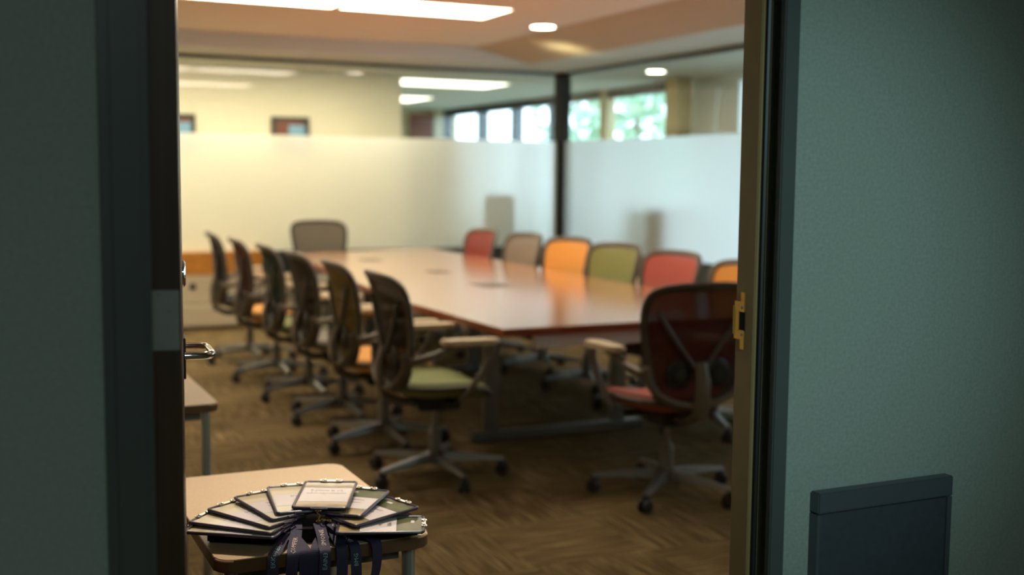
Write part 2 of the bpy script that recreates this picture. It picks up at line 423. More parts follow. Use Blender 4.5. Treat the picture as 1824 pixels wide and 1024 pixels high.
struct('wall_hall_end_panel', B(((7.81, OY1 - .05, 0), (7.99, OY1 - .002, 2.6))), M['grey_cloth'])

# ------------------------------------------------------------------ glass walls of the meeting room
g1 = struct_root('window_1'); g2 = struct_root('window_2')
ZK, ZF = .69, 1.83
struct('knee_wall', B(((2.75, YB - .03, .47), (XR, YB + .09, ZK))), M['knee'], g1)
struct('knee_panel', B(((-1.25, YB - .03, .47), (2.75, YB + .09, ZK))), M['orange_wood'], g1)
struct('knee_base', B(((-1.25, YB - .03, 0), (XR, YB + .09, .469))), M['bench'], g1)
struct('knee_wall', B(((XR - .03, 1.6, .47), (XR + .09, YB, ZK))), M['knee'], g2)
struct('knee_base', B(((XR - .03, 1.6, 0), (XR + .09, YB - .031, .469))), M['bench'], g2)
struct('head_rail', B(((-1.25, YB - .03, ZT - .035), (XR, YB + .04, ZT))), M['dark_frame'], g1)
struct('head_rail', B(((XR - .03, 1.6, ZT - .035), (XR + .04, YB, ZT))), M['dark_frame'], g2)
for x0, x1 in ((-1.25, .35), (.356, 3.17), (3.176, XR - .05)):
    struct('glass_pane', B(((x0, YB, ZK), (x1, YB + .012, ZT - .03))), M['glass'], g1)
for y0, y1 in ((1.6, 5.8), (5.806, 8.60), (8.606, YB - .05)):
    struct('glass_pane', B(((XR, y0, ZK), (XR + .012, y1, ZT - .03))), M['glass'], g2)
bm = bmesh.new(); vs = [bm.verts.new(p) for p in ((-1.25, YB - .004, ZK), (XR - .05, YB - .004, ZK), (XR - .05, YB - .004, ZF), (-1.25, YB - .004, ZF))]; bm.faces.new(vs)
struct('frosted_film', bm, M['frost'], g1)
bm = bmesh.new(); vs = [bm.verts.new(p) for p in ((XR - .004, 1.6, ZK), (XR - .004, YB - .05, ZK), (XR - .004, YB - .05, ZF), (XR - .004, 1.6, ZF))]; bm.faces.new(vs)
struct('frosted_film', bm, M['frost'], g2)
struct('trim_1', B(((XR - .075, YB - .075, 0), (XR + .06, YB + .06, ZT)), bev=.004), M['post_brown'])
tag(link('floor_cabinet', B(((6.15, 9.38, 0), (6.42, 9.98, 1.13)), ((6.14, 9.37, 1.11), (6.43, 9.99, 1.15)), bev=.005), M['olive_wood']), 'olive brown cabinet showing blurred through the right frosted glass', 'cabinet')
t = thing('hall_chair', 'dark grey chair silhouette blurred behind the frosted glass left of the corner post', 'chair', (5.49, 11.86, 0))
link('backrest', B(((-.18, .12, .5), (.18, .18, 1.24)), bev=.02), M['grey_cloth'], t)
link('seat', B(((-.22, -.25, .40), (.22, .18, .50)), bev=.02), M['grey_cloth'], t)
for sx in (-.19, .19):
    for sy in (-.22, .15): link('leg', B(((sx - .015, sy - .015, 0), (sx + .015, sy + .015, .41))), M['black'], t)

# ------------------------------------------------------------------ ceiling lights
M['troffer'] = emis('warm_troffer_diffuser', WARM, TROFFER)
M['hall_fill'] = emis('hall_fill_diffuser', (1.0, .82, .57), TROFFER * 3.3)
M['hall_panel'] = emis('hall_panel_diffuser', (1.0, .9, .72), 3.0)
M['downlight'] = emis('downlight_lens', (1.0, .88, .70), 14)
M['white_trim'] = mat('white_light_trim', (.7, .62, .5), .6)
def troffer(x0, y0, x1, y1, z, label, grp, m='troffer'):
    t = thing('ceiling_light', label, 'ceiling light', ((x0 + x1) / 2, (y0 + y1) / 2, z), 0, grp)
    hx, hy = (x1 - x0) / 2, (y1 - y0) / 2; f = .020
    link('light_frame', B(((-hx, -hy, -.006), (hx, -hy + f, .0)), ((-hx, hy - f, -.006), (hx, hy, 0)), ((-hx, -hy + f, -.006), (-hx + f, hy - f, 0)), ((hx - f, -hy + f, -.006), (hx, hy - f, 0))), M['white_trim'], t)
    link('diffuser', B(((-hx + f, -hy + f, -.004), (hx - f, hy - f, -.001))), M[m], t)
    return t
troffer(2.625, 8.10, 3.845, 8.72, ZC, 'bright rectangular ceiling panel light nearest the round downlight', 'meeting room panel lights')
troffer(1.395, 8.10, 2.605, 8.72, ZC, 'bright rectangular ceiling panel light cut off by the top edge, next to the full one', 'meeting room panel lights')
for x in (.16,): troffer(x, 8.10, x + 1.21, 8.72, ZC, 'rectangular ceiling panel light hidden behind the open door side', 'meeting room panel lights')
for x in (1.395, 2.625): troffer(x, 5.75, x + 1.21, 6.37, ZC, 'rectangular ceiling panel light over the near half of the table', 'meeting room panel lights')
troffer(4.95, 13.65, 6.45, 14.55, 2.62, 'wide bright ceiling panel seen through the clear glass band, upper of two', 'hall panel lights', 'hall_panel')
troffer(5.3, 16.7, 6.6, 17.9, 2.62, 'bright ceiling panel seen through the clear glass, lower and shorter of two', 'hall panel lights', 'hall_panel')
for x in (-1.0, .4, 1.8, 3.2): troffer(x, 11.62, x + 1.2, 11.97, 2.62, 'added fill panel light close above the back glass wall, hidden by the soffit', 'hall panel lights', 'hall_fill')  # unseen panels added to warm the left frosted glass and hall wall
def downlight(x, y, z, label, power=0, r=.10):
    t = thing('downlight', label, 'downlight', (x, y, z), 0, None)
    bm = bmesh.new(); lathe(bm, [(r + .018, 0), (r + .018, -.004), (r, -.008), (r, 0)], 28); link('trim_ring', bm, M['white_trim'], t, True)
    bm = bmesh.new(); lathe(bm, [(r, -.002), (r, -.006)], 28); link('lens', bm, M['downlight'], t)
    if power: spot('downlight_lamp', (x, y, z - .03), (x, y, 0), power, (1, .82, .58), 100)
    return t
downlight(4.48, 8.92, ZC, 'round glowing downlight in the room ceiling right of the panel lights', 25)
downlight(7.03, 11.2, 2.62, 'round downlight seen through the right glass wall beside the tan column', 0)
# downlight over the small desk, and one added to fill the near floor
downlight(.98, 2.80, ZC, 'round downlight in the ceiling just behind the badge desk', 0, .08)
downlight(2.1, 2.3, ZC, 'round downlight added out of view as fill just inside the doorway', 18, .08)
spot('desk_lamp', (.98, 2.80, ZC - .03), (.66, 2.36, .75), 62, (1.0, .86, .72), 42, .9, .05)
spot('wall_washer', (4.95, 9.55, 2.35), (5.1, 9.6, 2.7), 2.6, (.95, 1.0, .6), 120, 1.0)

# ------------------------------------------------------------------ door frame, door leaf
fr = struct_root('trim_2')       # left frame
struct('frame_face', B(((.150, YW - .012, 0), (.162, YW + .02, 2.16)), ((.162, YW - .018, 0), (.194, YW + .06, 2.16)), ((.194, YW - .010, 0), (.2055, YW + .06, 2.16))), M['frame_paint'], fr)
fr = struct_root('trim_3')       # right frame with stepped jamb
prof = [(1.156, YW - .012), (1.133, YW - .014), (1.127, YW - .010), (1.127, YW + .0174), (1.111, YW + .0174), (1.109, YW + .021), (1.109, YW + .064), (1.156, YW + .064)]
bm = bmesh.new(); prism(bm, prof[3:], 0, 2.16)
struct('jamb', bm, M['jamb_paint'], fr)
struct('frame_face', B(((1.1275, YW - .014, 0), (1.156, YW - .0005, 2.16)), bev=.002), M['frame_paint'], fr)
struct('frame_head', B(((.150, YW - .014, 2.16), (1.156, YW + .064, 2.20))), M['frame_paint'], fr)
bm = bmesh.new(); tube(bm, [(1.1185, YW + .0155, .02), (1.1185, YW + .0155, 2.14)], .0052, 8)
struct('gasket', bm, M['black'], fr, True)
# strike plate on the jamb
sp = thing('strike_plate', 'brass strike plate with a dark latch hole on the right door jamb', 'strike plate', (1.109, YW + .045, 1.226))
xs = -.0022
bm = B(((xs, -.005, .030), (0, .006, .046)), ((xs, -.005, .015), (0, .0215, .031)), ((xs, -.0045, -.029), (0, .0215, -.014)), ((xs, -.0045, -.0445), (0, .006, -.028)), ((xs, .009, -.015), (0, .0215, .016)), bev=.0006)
link('plate', bm, M['brass'], sp)
link('latch_hole', B(((xs * .6, -.0045, -.015), (-.0002, .009, .016))), M['void'], sp)
link('lip', B(((-.004, .0205, -.022), (-.0002, .0225, .024)), bev=.0006), M['brass'], sp)
for z in (.022, -.021):
    bm = bmesh.new(); lathe(bm, [(.0028, xs), (.0028, xs - .0006)], 12, 'X', (0, .001, z)); link('screw', bm, M['steel_dull'], sp, True)

# door leaf, standing open into the room
ang = math.atan2(.126, .74)            # leaf leans to +x as it goes back
d1 = struct_root('door_1'); d1.location = (.210, 1.515, 0); d1.rotation_euler = (0, 0, -ang)
DT, DW = .0415, .76
link('door_leaf', B(((0, .001, .01), (DT, DW, 2.12)), bev=.001), M['door_face'], d1)
link('edge_veneer', B(((0.0005, -.0004, .01), (DT - .0005, .0015, 2.12))), M['door_edge'], d1)
hg = link('hinge', B(((-.0015, -.004, 1.2266), (.039, -.0004, 1.3030)), bev=.0008), M['steel_dull'], d1)
for px, pz in ((.014, 1.298), (.027, 1.277), (.026, 1.252), (.016, 1.232)):
    bm = bmesh.new(); lathe(bm, [(.0024, -.0042), (.0018, -.0050)], 12, 'Y', (px, 0, pz)); link('screw', bm, M['steel_dull'], hg, True)
# lever handle: a D of round bar on the corridor-side face, with its escutcheon
es = link('escutcheon', B(((DT, .60, 1.085), (DT + .004, .66, 1.16)), bev=.0015), M['door_edge'], d1)
bm = bmesh.new()
hz = 1.130
tube(bm, [(DT + .002, .585, hz), (DT + .034, .585, hz), (DT + .044, .590, hz), (DT + .048, .603, hz), (DT + .044, .67, hz + .001), (DT + .040, .695, hz + .001), (DT + .030, .702, hz + .001), (DT + .002, .702, hz + .001)], [.0075] * 4 + [.006] * 4, 12)
link('lever_handle', bm, M['chrome'], d1, True)
bm = bmesh.new(); lathe(bm, [(.024, DT), (.024, DT + .003), (.020, DT + .006)], 24, 'X', (0, .62, 1.272)); link('deadbolt_turn', bm, M['chrome'], d1, True)

# ------------------------------------------------------------------ wall panel on the right wall
wp = thing('wall_panel', 'slate blue boxed panel with a top rail low on the right wall', 'panel', (1.215, YW, 0))
link('panel_board', B(((.004, -.016, .25), (.278, -.0005, .918)), bev=.001), M['slate'], wp)
link('top_rail', B(((0, -.022, .921), (.286, -.0005, .955)), bev=.002), M['slate_top'], wp)
link('side_rail', B(((.0, -.020, .25), (.006, -.0005, .919))), M['slate_top'], wp)
link('side_rail', B(((.276, -.020, .25), (.286, -.0005, .919))), M['slate_top'], wp)

# ------------------------------------------------------------------ conference table
TB = thing('conference_table', 'long glossy cherry conference table with grey trestle base, ringed by mesh chairs', 'table', (3.2, 4.9, 0))
poly = [(2.267, 4.89), (4.02, 4.90), (4.06, 7.0), (4.12, 9.0), (4.16, 10.75), (3.45, 10.52), (2.72, 10.30), (2.58, 9.3), (2.42, 8.0), (2.31, 6.9), (2.255, 6.0)]
poly = [(x - 3.2, y - 4.9) for x, y in poly]
bm = bmesh.new(); prism(bm, poly, .712, .742, .003); link('tabletop', bm, M['table'], TB)
bm = bmesh.new(); pc = (sum(p[0] for p in poly) / len(poly), sum(p[1] for p in poly) / len(poly))
prism(bm, [(pc[0] + (x - pc[0]) * 1.0015, pc[1] + (y - pc[1]) * 1.0005) for x, y in poly], .704, .7385); link('edge_band', bm, M['table_edge'], TB)
link('apron', B(((-.74, .03, .635), (.62, .08, .703)), ((-.74, .08, .66), (.62, .40, .67))), M['grey_metal'], TB)
link('apron', B(((-.40, .4, .65), (-.34, 5.2, .703)), ((.30, .4, .65), (.36, 5.2, .703))), M['black'], TB)
for y in (.90, 3.0, 4.95):
    f = link('trestle_foot', B(((-.70, y - .04, 0), (.38, y + .04, .045)), ((-.58, y + .04, .0), (-.50, y + .1, .03)), bev=.008), M['alu'], TB)
    for x in (-.58, .22):
        link('leg', B(((x - .045, y - .03, .045), (x + .045, y + .03, .66)), bev=.01), M['alu'], TB)
for gx, gy, r in ((3.10, 9.33, .10), (3.19, 8.03, .09), (3.12, 6.92, .13)):
    link('cable_hatch', B(((gx - 3.2 - r * .75, gy - 4.9 - r, .742), (gx - 3.2 + r * .75, gy - 4.9 + r, .745)), bev=.0008), M['taupe'], TB)

# ------------------------------------------------------------------ mesh office chair
def back_y(x, z):
    t = (z - .46) / .49
    return -.215 - .085 * t + .055 * sin(pi * min(1, max(0, (t - .05))) * 1.0) * .45 + .055 * (x / .26) ** 2
PROF = [(.440, .05), (.447, .105), (.462, .150), (.490, .182), (.53, .203), (.60, .220), (.68, .236), (.76, .250), (.83, .258), (.875, .259), (.905, .250), (.925, .232), (.938, .200), (.945, .15), (.949, .08), (.950, .0)]
def chair_proto():
    t = thing('office_chair', '', 'chair')
    bm = bmesh.new()
    rows = []
    for z, hw in PROF[:-1]:
        rows.append([bm.verts.new((x, back_y(x, z), z)) for x in [hw * (2 * i / 16 - 1) for i in range(17)]])
    for a, b in zip(rows, rows[1:]):
        for i in range(16): bm.faces.new((a[i], a[i + 1], b[i + 1], b[i]))
    bk = link('backrest', bm, M['mesh_red'], t, True)
    # frame loop
    loop = [(hw, z) for z, hw in PROF] + [(-hw, z) for z, hw in PROF[-2::-1]]
    pts = [(x, back_y(x, z) - .004, z) for x, z in loop]
    bm = bmesh.new(); tube(bm, pts, [.015 if p[2] > .6 else .016 for p in pts], 8, closed=True, flat=1.3)
    link('back_frame', bm, M['graphite'], t, True)
    # outer yoke sweeping from arms under the back
    yk = []
    for k in range(-12, 13):
        a = k / 12; x = .245 * sin(a * pi / 2) ; z = .615 - .175 * cos(a * pi / 2) ** .8
        yk.append((x, back_y(x * .9, z) - .032, z))
    bm = bmesh.new(); tube(bm, yk, .015, 8, flat=1.5); link('back_yoke', bm, M['taupe'], t, True)
    for s in (-1, 1):
        bm = bmesh.new()
        pp = [(s * (.205 - .18 * q), back_y(s * (.205 - .18 * q), .84 - .24 * q ** .9) - .016, .84 - .24 * q ** .9) for q in [i / 8 for i in range(9)]]
        tube(bm, pp, .010, 8, flat=1.2); link('back_strut', bm, M['graphite'], t, True)
        bm = bmesh.new()
        yb = back_y(s * .095, .575) - .010
        lathe(bm, [(.062, yb), (.062, yb - .008), (.050, yb - .012), (.046, yb - .006), (.034, yb - .006), (.030, yb - .013), (.012, yb - .015)], 24, 'Y', (s * .098, 0, .575))
        link('lumbar_pad', bm, M['black'], t, True)
    bm = bmesh.new()
    tube(bm, [(0, back_y(0, .62) - .022, .625), (0, back_y(0, .55) - .045, .55), (0, -.262, .46), (0, -.245, .40), (0, -.17, .365), (0, -.06, .36)], [.026, .036, .040, .040, .040, .038], 12, flat=.5, upv=(0, -1, 0))
    link('spine', bm, M['taupe'], t, True)
    # seat pan: dished superellipse cushion with waterfall front
    bm = bmesh.new(); n = 28
    def sx(a, rr): return .260 * rr * math.copysign(abs(cos(a)) ** .75, cos(a))
    def sy(a, rr): return .015 + .228 * rr * math.copysign(abs(sin(a)) ** .8, sin(a))
    def top(x, y): return .462 + .028 * (x / .25) ** 2 - .05 * max(0, (y - .06) / .19) ** 2 + .02 * max(0, (-y - .05) / .18) ** 2
    rings = []
    for rr, dz in ((.0, 0), (.3, 0), (.55, 0), (.75, 0), (.88, -.001), (.96, -.007), (1.0, -.022), (.97, -.042), (.86, -.060), (.6, -.074), (.3, -.080)):
        if rr == 0: rings.append([bm.verts.new((0, .015, .462))]); continue
        rings.append([bm.verts.new((sx(2 * pi * k / n, rr), sy(2 * pi * k / n, rr), top(sx(2 * pi * k / n, rr), sy(2 * pi * k / n, rr)) + dz)) for k in range(n)])
    for k in range(n): bm.faces.new((rings[0][0], rings[1][k], rings[1][(k + 1) % n]))
    for a, b in zip(rings[1:], rings[2:]):
        for k in range(n): bm.faces.new((a[k], a[(k + 1) % n], b[(k + 1) % n], b[k]))
    bm.faces.new(rings[-1][::-1])
    link('seat', bm, M['seat_red'], t, True)
    bm = bmesh.new(); tube(bm, [(sx(2 * pi * k / 36, .985), sy(2 * pi * k / 36, .985), top(sx(2 * pi * k / 36, 1), sy(2 * pi * k / 36, 1)) - .034) for k in range(36)], .013, 8, closed=True)
    link('seat_frame', bm, M['graphite'], t, True)
    link('tilt_housing', B(((-.075, -.10, .325), (.075, .10, .395)), ((-.20, .02, .365), (.20, .05, .39)), ((.07, -.02, .335), (.17, 0, .35)), bev=.008), M['black'], t)
    bm = bmesh.new(); lathe(bm, [(.031, .10), (.031, .21), (.026, .215), (.026, .23), (.016, .232), (.016, .33)], 18); link('gas_column', bm, M['alu'], t, True)
    bm = bmesh.new(); lathe(bm, [(.03, .070), (.048, .080), (.046, .118), (.033, .125)], 18); link('base_hub', bm, M['alu_dark'], t, True)
    for k in range(5):
        a = radians(72 * k + 6); mt = Matrix.Rotation(a, 4, 'Z')
        bm = bmesh.new(); b2 = bmesh.new()
        vs = []
        for x, w, z0, z1 in ((.02, .024, .076, .118), (.12, .021, .078, .112), (.24, .016, .076, .098), (.325, .013, .070, .086)):
            vs.append([b2.verts.new((x, -w, z0)), b2.verts.new((x, w, z0)), b2.verts.new((x, w * .65, z1)), b2.verts.new((x, -w * .65, z1))])
        for p, q in zip(vs, vs[1:]):
            for i in range(4): b2.faces.new((p[i], p[(i + 1) % 4], q[(i + 1) % 4], q[i]))
        b2.faces.new(vs[0][::-1]); b2.faces.new(vs[-1]); merge(bm, b2, mt)
        lg = link('leg', bm, M['alu'], t)
        bm = bmesh.new(); cx, cy = .318 * cos(a), .318 * sin(a)
        b2 = bmesh.new()
        ca = a + 1.1
        for s in (-1, 1):
            lathe(b2, [(.022, s * .008), (.029, s * .010), (.029, s * .020), (.024, s * .025)], 16, 'X', (0, 0, 0))
        tube(b2, [(-.01, 0, 0), (.01, 0, 0)], .014, 8)
        box(b2, (-.007, -.012, 0), (.007, .02, .044))
        lathe(b2, [(.008, .03), (.008, .048)], 10)
        merge(bm, b2, Matrix.Translation((cx, cy, .0295)) @ Matrix.Rotation(ca, 4, 'Z'))
        link('caster', bm, M['rubber'], lg, True)
    for s in (-1, 1):
        bm = bmesh.new()
        tube(bm, [(s * .235, back_y(.235, .60) - .03, .595), (s * .262, -.19, .585), (s * .280, -.10, .610), (s * .284, -.02, .640), (s * .284, .06, .650)], [.020, .019, .017, .015, .012], 10)
        tube(bm, [(s * .284, .17, .650), (s * .287, .165, .60), (s * .284, .12, .52), (s * .270, .06, .44), (s * .258, .03, .405)], [.013, .017, .018, .017, .014], 10, flat=.7)
        ar = link('armrest', bm, M['taupe'], t, True)
        bm = bmesh.new(); prism(bm, [(s * .284 + .8 * px, py) for px, py in rrect(-.052, -.07, .052, .205, .045, 5)], .655, .680, .008)
        link('arm_pad', bm, M['pad'], ar, True)
    return t

proto = chair_proto(); used = [False]
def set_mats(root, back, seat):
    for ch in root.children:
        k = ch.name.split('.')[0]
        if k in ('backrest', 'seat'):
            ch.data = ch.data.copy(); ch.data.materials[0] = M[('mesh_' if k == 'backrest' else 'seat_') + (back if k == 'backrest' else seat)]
def place(x, y, facing, back, seat, label, group=None, dz=0):
    """facing: compass angle of the chair's front, degrees from +x"""
    o = proto if not used[0] else copy_tree(proto)
    used[0] = True
    o.location = (x, y, 0); o.rotation_euler = (0, 0, radians(facing - 90))
    if dz:
        o.scale = (1, 1, 1 + dz)
    o['label'] = label
    if group: o['group'] = group
    set_mats(o, back, seat); return o
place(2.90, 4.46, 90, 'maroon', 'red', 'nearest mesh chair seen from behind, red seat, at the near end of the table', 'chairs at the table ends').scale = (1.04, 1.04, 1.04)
GL, GR = 'chairs along the left side of the table', 'chairs along the right side of the table'
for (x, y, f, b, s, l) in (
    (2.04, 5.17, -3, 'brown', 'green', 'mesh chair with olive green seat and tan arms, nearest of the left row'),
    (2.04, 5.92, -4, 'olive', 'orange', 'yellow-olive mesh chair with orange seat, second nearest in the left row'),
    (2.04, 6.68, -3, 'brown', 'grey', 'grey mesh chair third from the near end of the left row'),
    (2.04, 7.43, -4, 'shaded_green', 'green', 'green mesh chair with shade-darkened back in the left row, between the grey and the maroon one'),
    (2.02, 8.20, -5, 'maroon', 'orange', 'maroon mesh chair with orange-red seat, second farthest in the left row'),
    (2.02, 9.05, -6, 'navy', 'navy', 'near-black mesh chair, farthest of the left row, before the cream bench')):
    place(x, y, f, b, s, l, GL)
for (x, y, f, b, l, dz) in (
    (3.90, 5.52, 190, 'orange', 'orange mesh chair partly cut off by the right door jamb', .01),
    (3.90, 6.30, 190, 'red', 'red mesh chair on the right side, between the green chair and the door jamb', .02),
    (3.90, 7.02, 192, 'green', 'olive green mesh chair between the orange and red chairs of the right row', .03),
    (3.93, 7.76, 193, 'orange', 'orange mesh chair in the right row, in front of the dark corner post', .03),
    (3.90, 8.50, 186, 'grey', 'grey mesh chair in the right row between red and orange ones', .03),
    (3.90, 9.36, 185, 'wine', 'dark red mesh chair, farthest of the right row', .03)):
    place(x, y, f, b, b, l, GR, dz)
place(3.17, 10.86, 272, 'grey', 'grey', 'grey mesh chair alone at the far end of the table', 'chairs at the table ends')

# ------------------------------------------------------------------ cream bench against the back wall
t = thing('storage_bench', 'cream laminate bench with stepped plinth under the orange wood panel', 'bench', (1.3, 11.2, 0))
link('bench_body', B(((-1.2, -.05, .225), (.83, .24, .47)), bev=.01), M['bench'], t)
link('plinth', B(((-1.2, -.22, .02), (1.10, .24, .222)), bev=.02), M['bench'], t)
bm = bmesh.new(); lathe(bm, [(.03, -.05), (.03, -.07), (.02, -.075)], 16, 'Y', (.66, 0, .39)); link('knob', bm, M['black'], t, True)

# ------------------------------------------------------------------ small desks
def desk(cx, cy, hx, hy, label, name='small_desk'):
    t = thing(name, label, 'desk', (cx, cy, 0), 0, 'small beige desks by the door')
    bm = bmesh.new(); prism(bm, rrect(-hx + .0015, -hy + .0015, hx - .0015, hy - .0015, .032, 8), .7225, .740, .002); link('desktop', bm, M['desk_top'], t)
    bm = bmesh.new(); prism(bm, rrect(-hx, -hy, hx, hy, .034, 8), .714, .7385, .003); link('edge_band', bm, M['desk_edge'], t)
    link('apron', B(((-hx + .05, -hy + .06, .68), (hx - .05, -hy + .075, .714)), ((-hx + .05, hy - .075, .68), (hx - .05, hy - .06, .714)),
                    ((-hx + .045, -hy + .075, .68), (-hx + .06, hy - .075, .714)), ((hx - .06, -hy + .075, .68), (hx - .045, hy - .075, .714))), M['alu_dark'], t)
    for sx in (-1, 1):
        for sy in (-1, 1):
            bm = bmesh.new(); lathe(bm, [(.0135, .012), (.0135, .7138)], 16, 'Z', (sx * (hx - .035), sy * (hy - .045), 0))
            lg = link('leg', bm, M['desk_leg'], t, True)
            bm = bmesh.new(); lathe(bm, [(.017, 0), (.017, .02), (.0137, .028)], 14, 'Z', (sx * (hx - .035), sy * (hy - .045), 0)); link('foot_cap', bm, M['rubber'], lg, True)
    return t
desk(.620, 2.435, .212, .318, 'small beige desk in the doorway carrying the fan of name badges')
desk(.498, 3.955, .215, .335, 'second small beige desk, behind the door and empty')

# ------------------------------------------------------------------ added black block filling the dark band under the badges
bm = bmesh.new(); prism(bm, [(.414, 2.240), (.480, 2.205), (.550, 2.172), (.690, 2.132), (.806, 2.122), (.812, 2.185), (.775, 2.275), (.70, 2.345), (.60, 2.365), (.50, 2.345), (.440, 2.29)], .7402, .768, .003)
tag(link('black_block', bm, M['black_block']), 'flat black block added on the desk under the fan of name badges', 'tray')

# ------------------------------------------------------------------ text helper
def text_mesh(txt, size):
    cu = bpy.data.curves.new('txt', 'FONT'); cu.body = txt; cu.size = size; cu.align_x = 'LEFT'; cu.resolution_u = 1
    o = bpy.data.objects.new('txt', cu); C.objects.link(o)
    dg = bpy.context.evaluated_depsgraph_get(); me = bpy.data.meshes.new_from_object(o.evaluated_get(dg))
    vs = [tuple(v.co) for v in me.vertices]; fs = [tuple(p.vertices) for p in me.polygons]
    bpy.data.objects.remove(o); bpy.data.curves.remove(cu); bpy.data.meshes.remove(me)
    return vs, fs

# ------------------------------------------------------------------ name badges
def badge(inner, outer, card, label, width=.106, texts=(), lab=(.30, .72), clips=True, turn=0, band=None):
    a, b = Vector(inner), Vector(outer); d = b - a; Ln = d.length; yv = d.normalized()
    xv = yv.cross(Vector((0, 0, 1))).normalized(); zv = xv.cross(yv)
    t = thing('name_badge', label, 'name badge', (0, 0, 0), 0, 'fanned name badges')
    mid = (a + b) / 2
    t.matrix_world = Matrix(((xv.x, yv.x, zv.x, mid.x), (xv.y, yv.y, zv.y, mid.y), (xv.z, yv.z, zv.z, mid.z), (0, 0, 0, 1)))
    hw, hl = width / 2, Ln / 2
    rr = rrect(-hw, -hl, hw, hl, .006, 3)
    bm = bmesh.new(); tube(bm, [(x, y, 0) for x, y in rr], .0030, 8, closed=True); link('holder_edge', bm, M['navy_frame'], t, True)
    link('holder_back', B(((-hw + .001, -hl + .001, -.0044), (hw - .001, hl - .001, -.0020)), bev=.001), M['black'], t)
    link('printed_card', B(((-hw + .003, -hl + .003, -.0012), (hw - .003, hl - .003, -.0002))), M[card], t)
    y0, y1 = -hl + lab[0] * 2 * hl, -hl + lab[1] * 2 * hl
    lb = link('name_label', B(((-hw + .005, y0, -.0002), (hw - .005, y1, .0004))), M['label_paper'], t)
    for k, (s, size, off) in enumerate(texts):
        vs, fs = text_mesh(s, size); w = max(v[0] for v in vs)
        bm = bmesh.new(); vv = [bm.verts.new((v[0] - w / 2, y1 - off + v[1], .0007)) for v in vs]
        for f in fs:
            try: bm.faces.new([vv[i] for i in f])
            except ValueError: pass
        link('lettering', bm, M['ink'], lb)
    link('clear_cover', B(((-hw + .002, -hl + .002, .0011), (hw - .002, hl - .002, .0015))), M['pouch'], t)
    if band: link('hologram_strip', B(((-hw * .5, hl * .70, .0), (-hw * .2, hl * .78, .0006))), M['label_paper'], t)
    # metal clip with two small hooks at the outer edge
    if clips:
        bm = bmesh.new(); box(bm, (-.016, hl - .003, .0015), (.016, hl + .004, .0035), bev=.0006)
        for s in (-1, 1):
            tube(bm, [(s * .018 + .0045 * cos(q), hl + .001 + .0045 * sin(q), .003) for q in [2 * pi * k / 12 for k in range(12)]], .0015, 6, closed=True)
            lathe(bm, [(.0028, .003), (.0030, .0055), (.001, .007)], 10, 'Z', (s * .012, hl, 0))
        link('clip', bm, M['clip'], t, True)
    # inner slot tabs and wire ring
    bm = bmesh.new()
    tube(bm, [(-.016, -hl - .001, .001), (-.016, -hl - .007, .001), (.016, -hl - .007, .001), (.016, -hl - .001, .001)], .0018, 6)
    link('slot_bar', bm, M['navy_frame'], t, True)
    return t
T1 = [('E yilinsti aj e-k', .0115, .018), ('anbvi mbouuvibuw', .0105, .033), ('2', .008, .044)]
def L2(a, b): return [(a, .0120, .018), (b, .0105, .034)]
BD = [((.542, 2.158, .7725), (.395, 2.261, .7725), 'card_cream', 'lowest name badge at the left end of the fan, overhanging the desk edge', L2('Iiuui', 'lll uil'), None),
      ((.546, 2.166, .7775), (.416, 2.290, .7800), 'card_cream', 'second lowest name badge on the left side of the fan', L2('Jlu lui', 'lul ill'), None),
      ((.556, 2.177, .7825), (.470, 2.328, .7870), 'card_cream', 'third name badge up the left side of the fan', L2('Luv iui', 'juu lii'), None),
      ((.574, 2.194, .7880), (.535, 2.349, .7960), 'card_cream', 'fourth name badge up the left side, pale card, two left of the centre one', L2('Iy : :s', 'ioun :uu'), None),
      ((.590, 2.195, .7935), (.608, 2.347, .8050), 'card_cream', 'pale name badge tucked under the left edge of the centre badge', L2('Dr u', 'uuu'), None),
      ((.645, 2.140, .7740), (.799, 2.082, .7740), 'card_green', 'lowest name badge at the right end of the fan, dark green card', L2('MIPK', 'Sua'), 1),
      ((.651, 2.150, .7810), (.799, 2.200, .7870), 'card_green', 'second lowest name badge on the right, green card with white label', L2('Tyyuer', 'un la'), 1),
      ((.650, 2.165, .7890), (.748, 2.280, .7990), 'card_green', 'name badge tucked under the right edge of the centre badge, olive card', L2('Haaainet', 'unaaiuwe'), 1),
      ((.620, 2.183, .8000), (.682, 2.311, .8140), 'card_gold', 'topmost centre name badge with golden card and wide white label', T1, None)]
for i, (a, b, card, lab, tx, band) in enumerate(BD):
    badge(a, b, card, lab, texts=tx, width=.100 if i < 8 else .106, band=band, lab=(.26, .68) if i != 8 else (.24, .76))

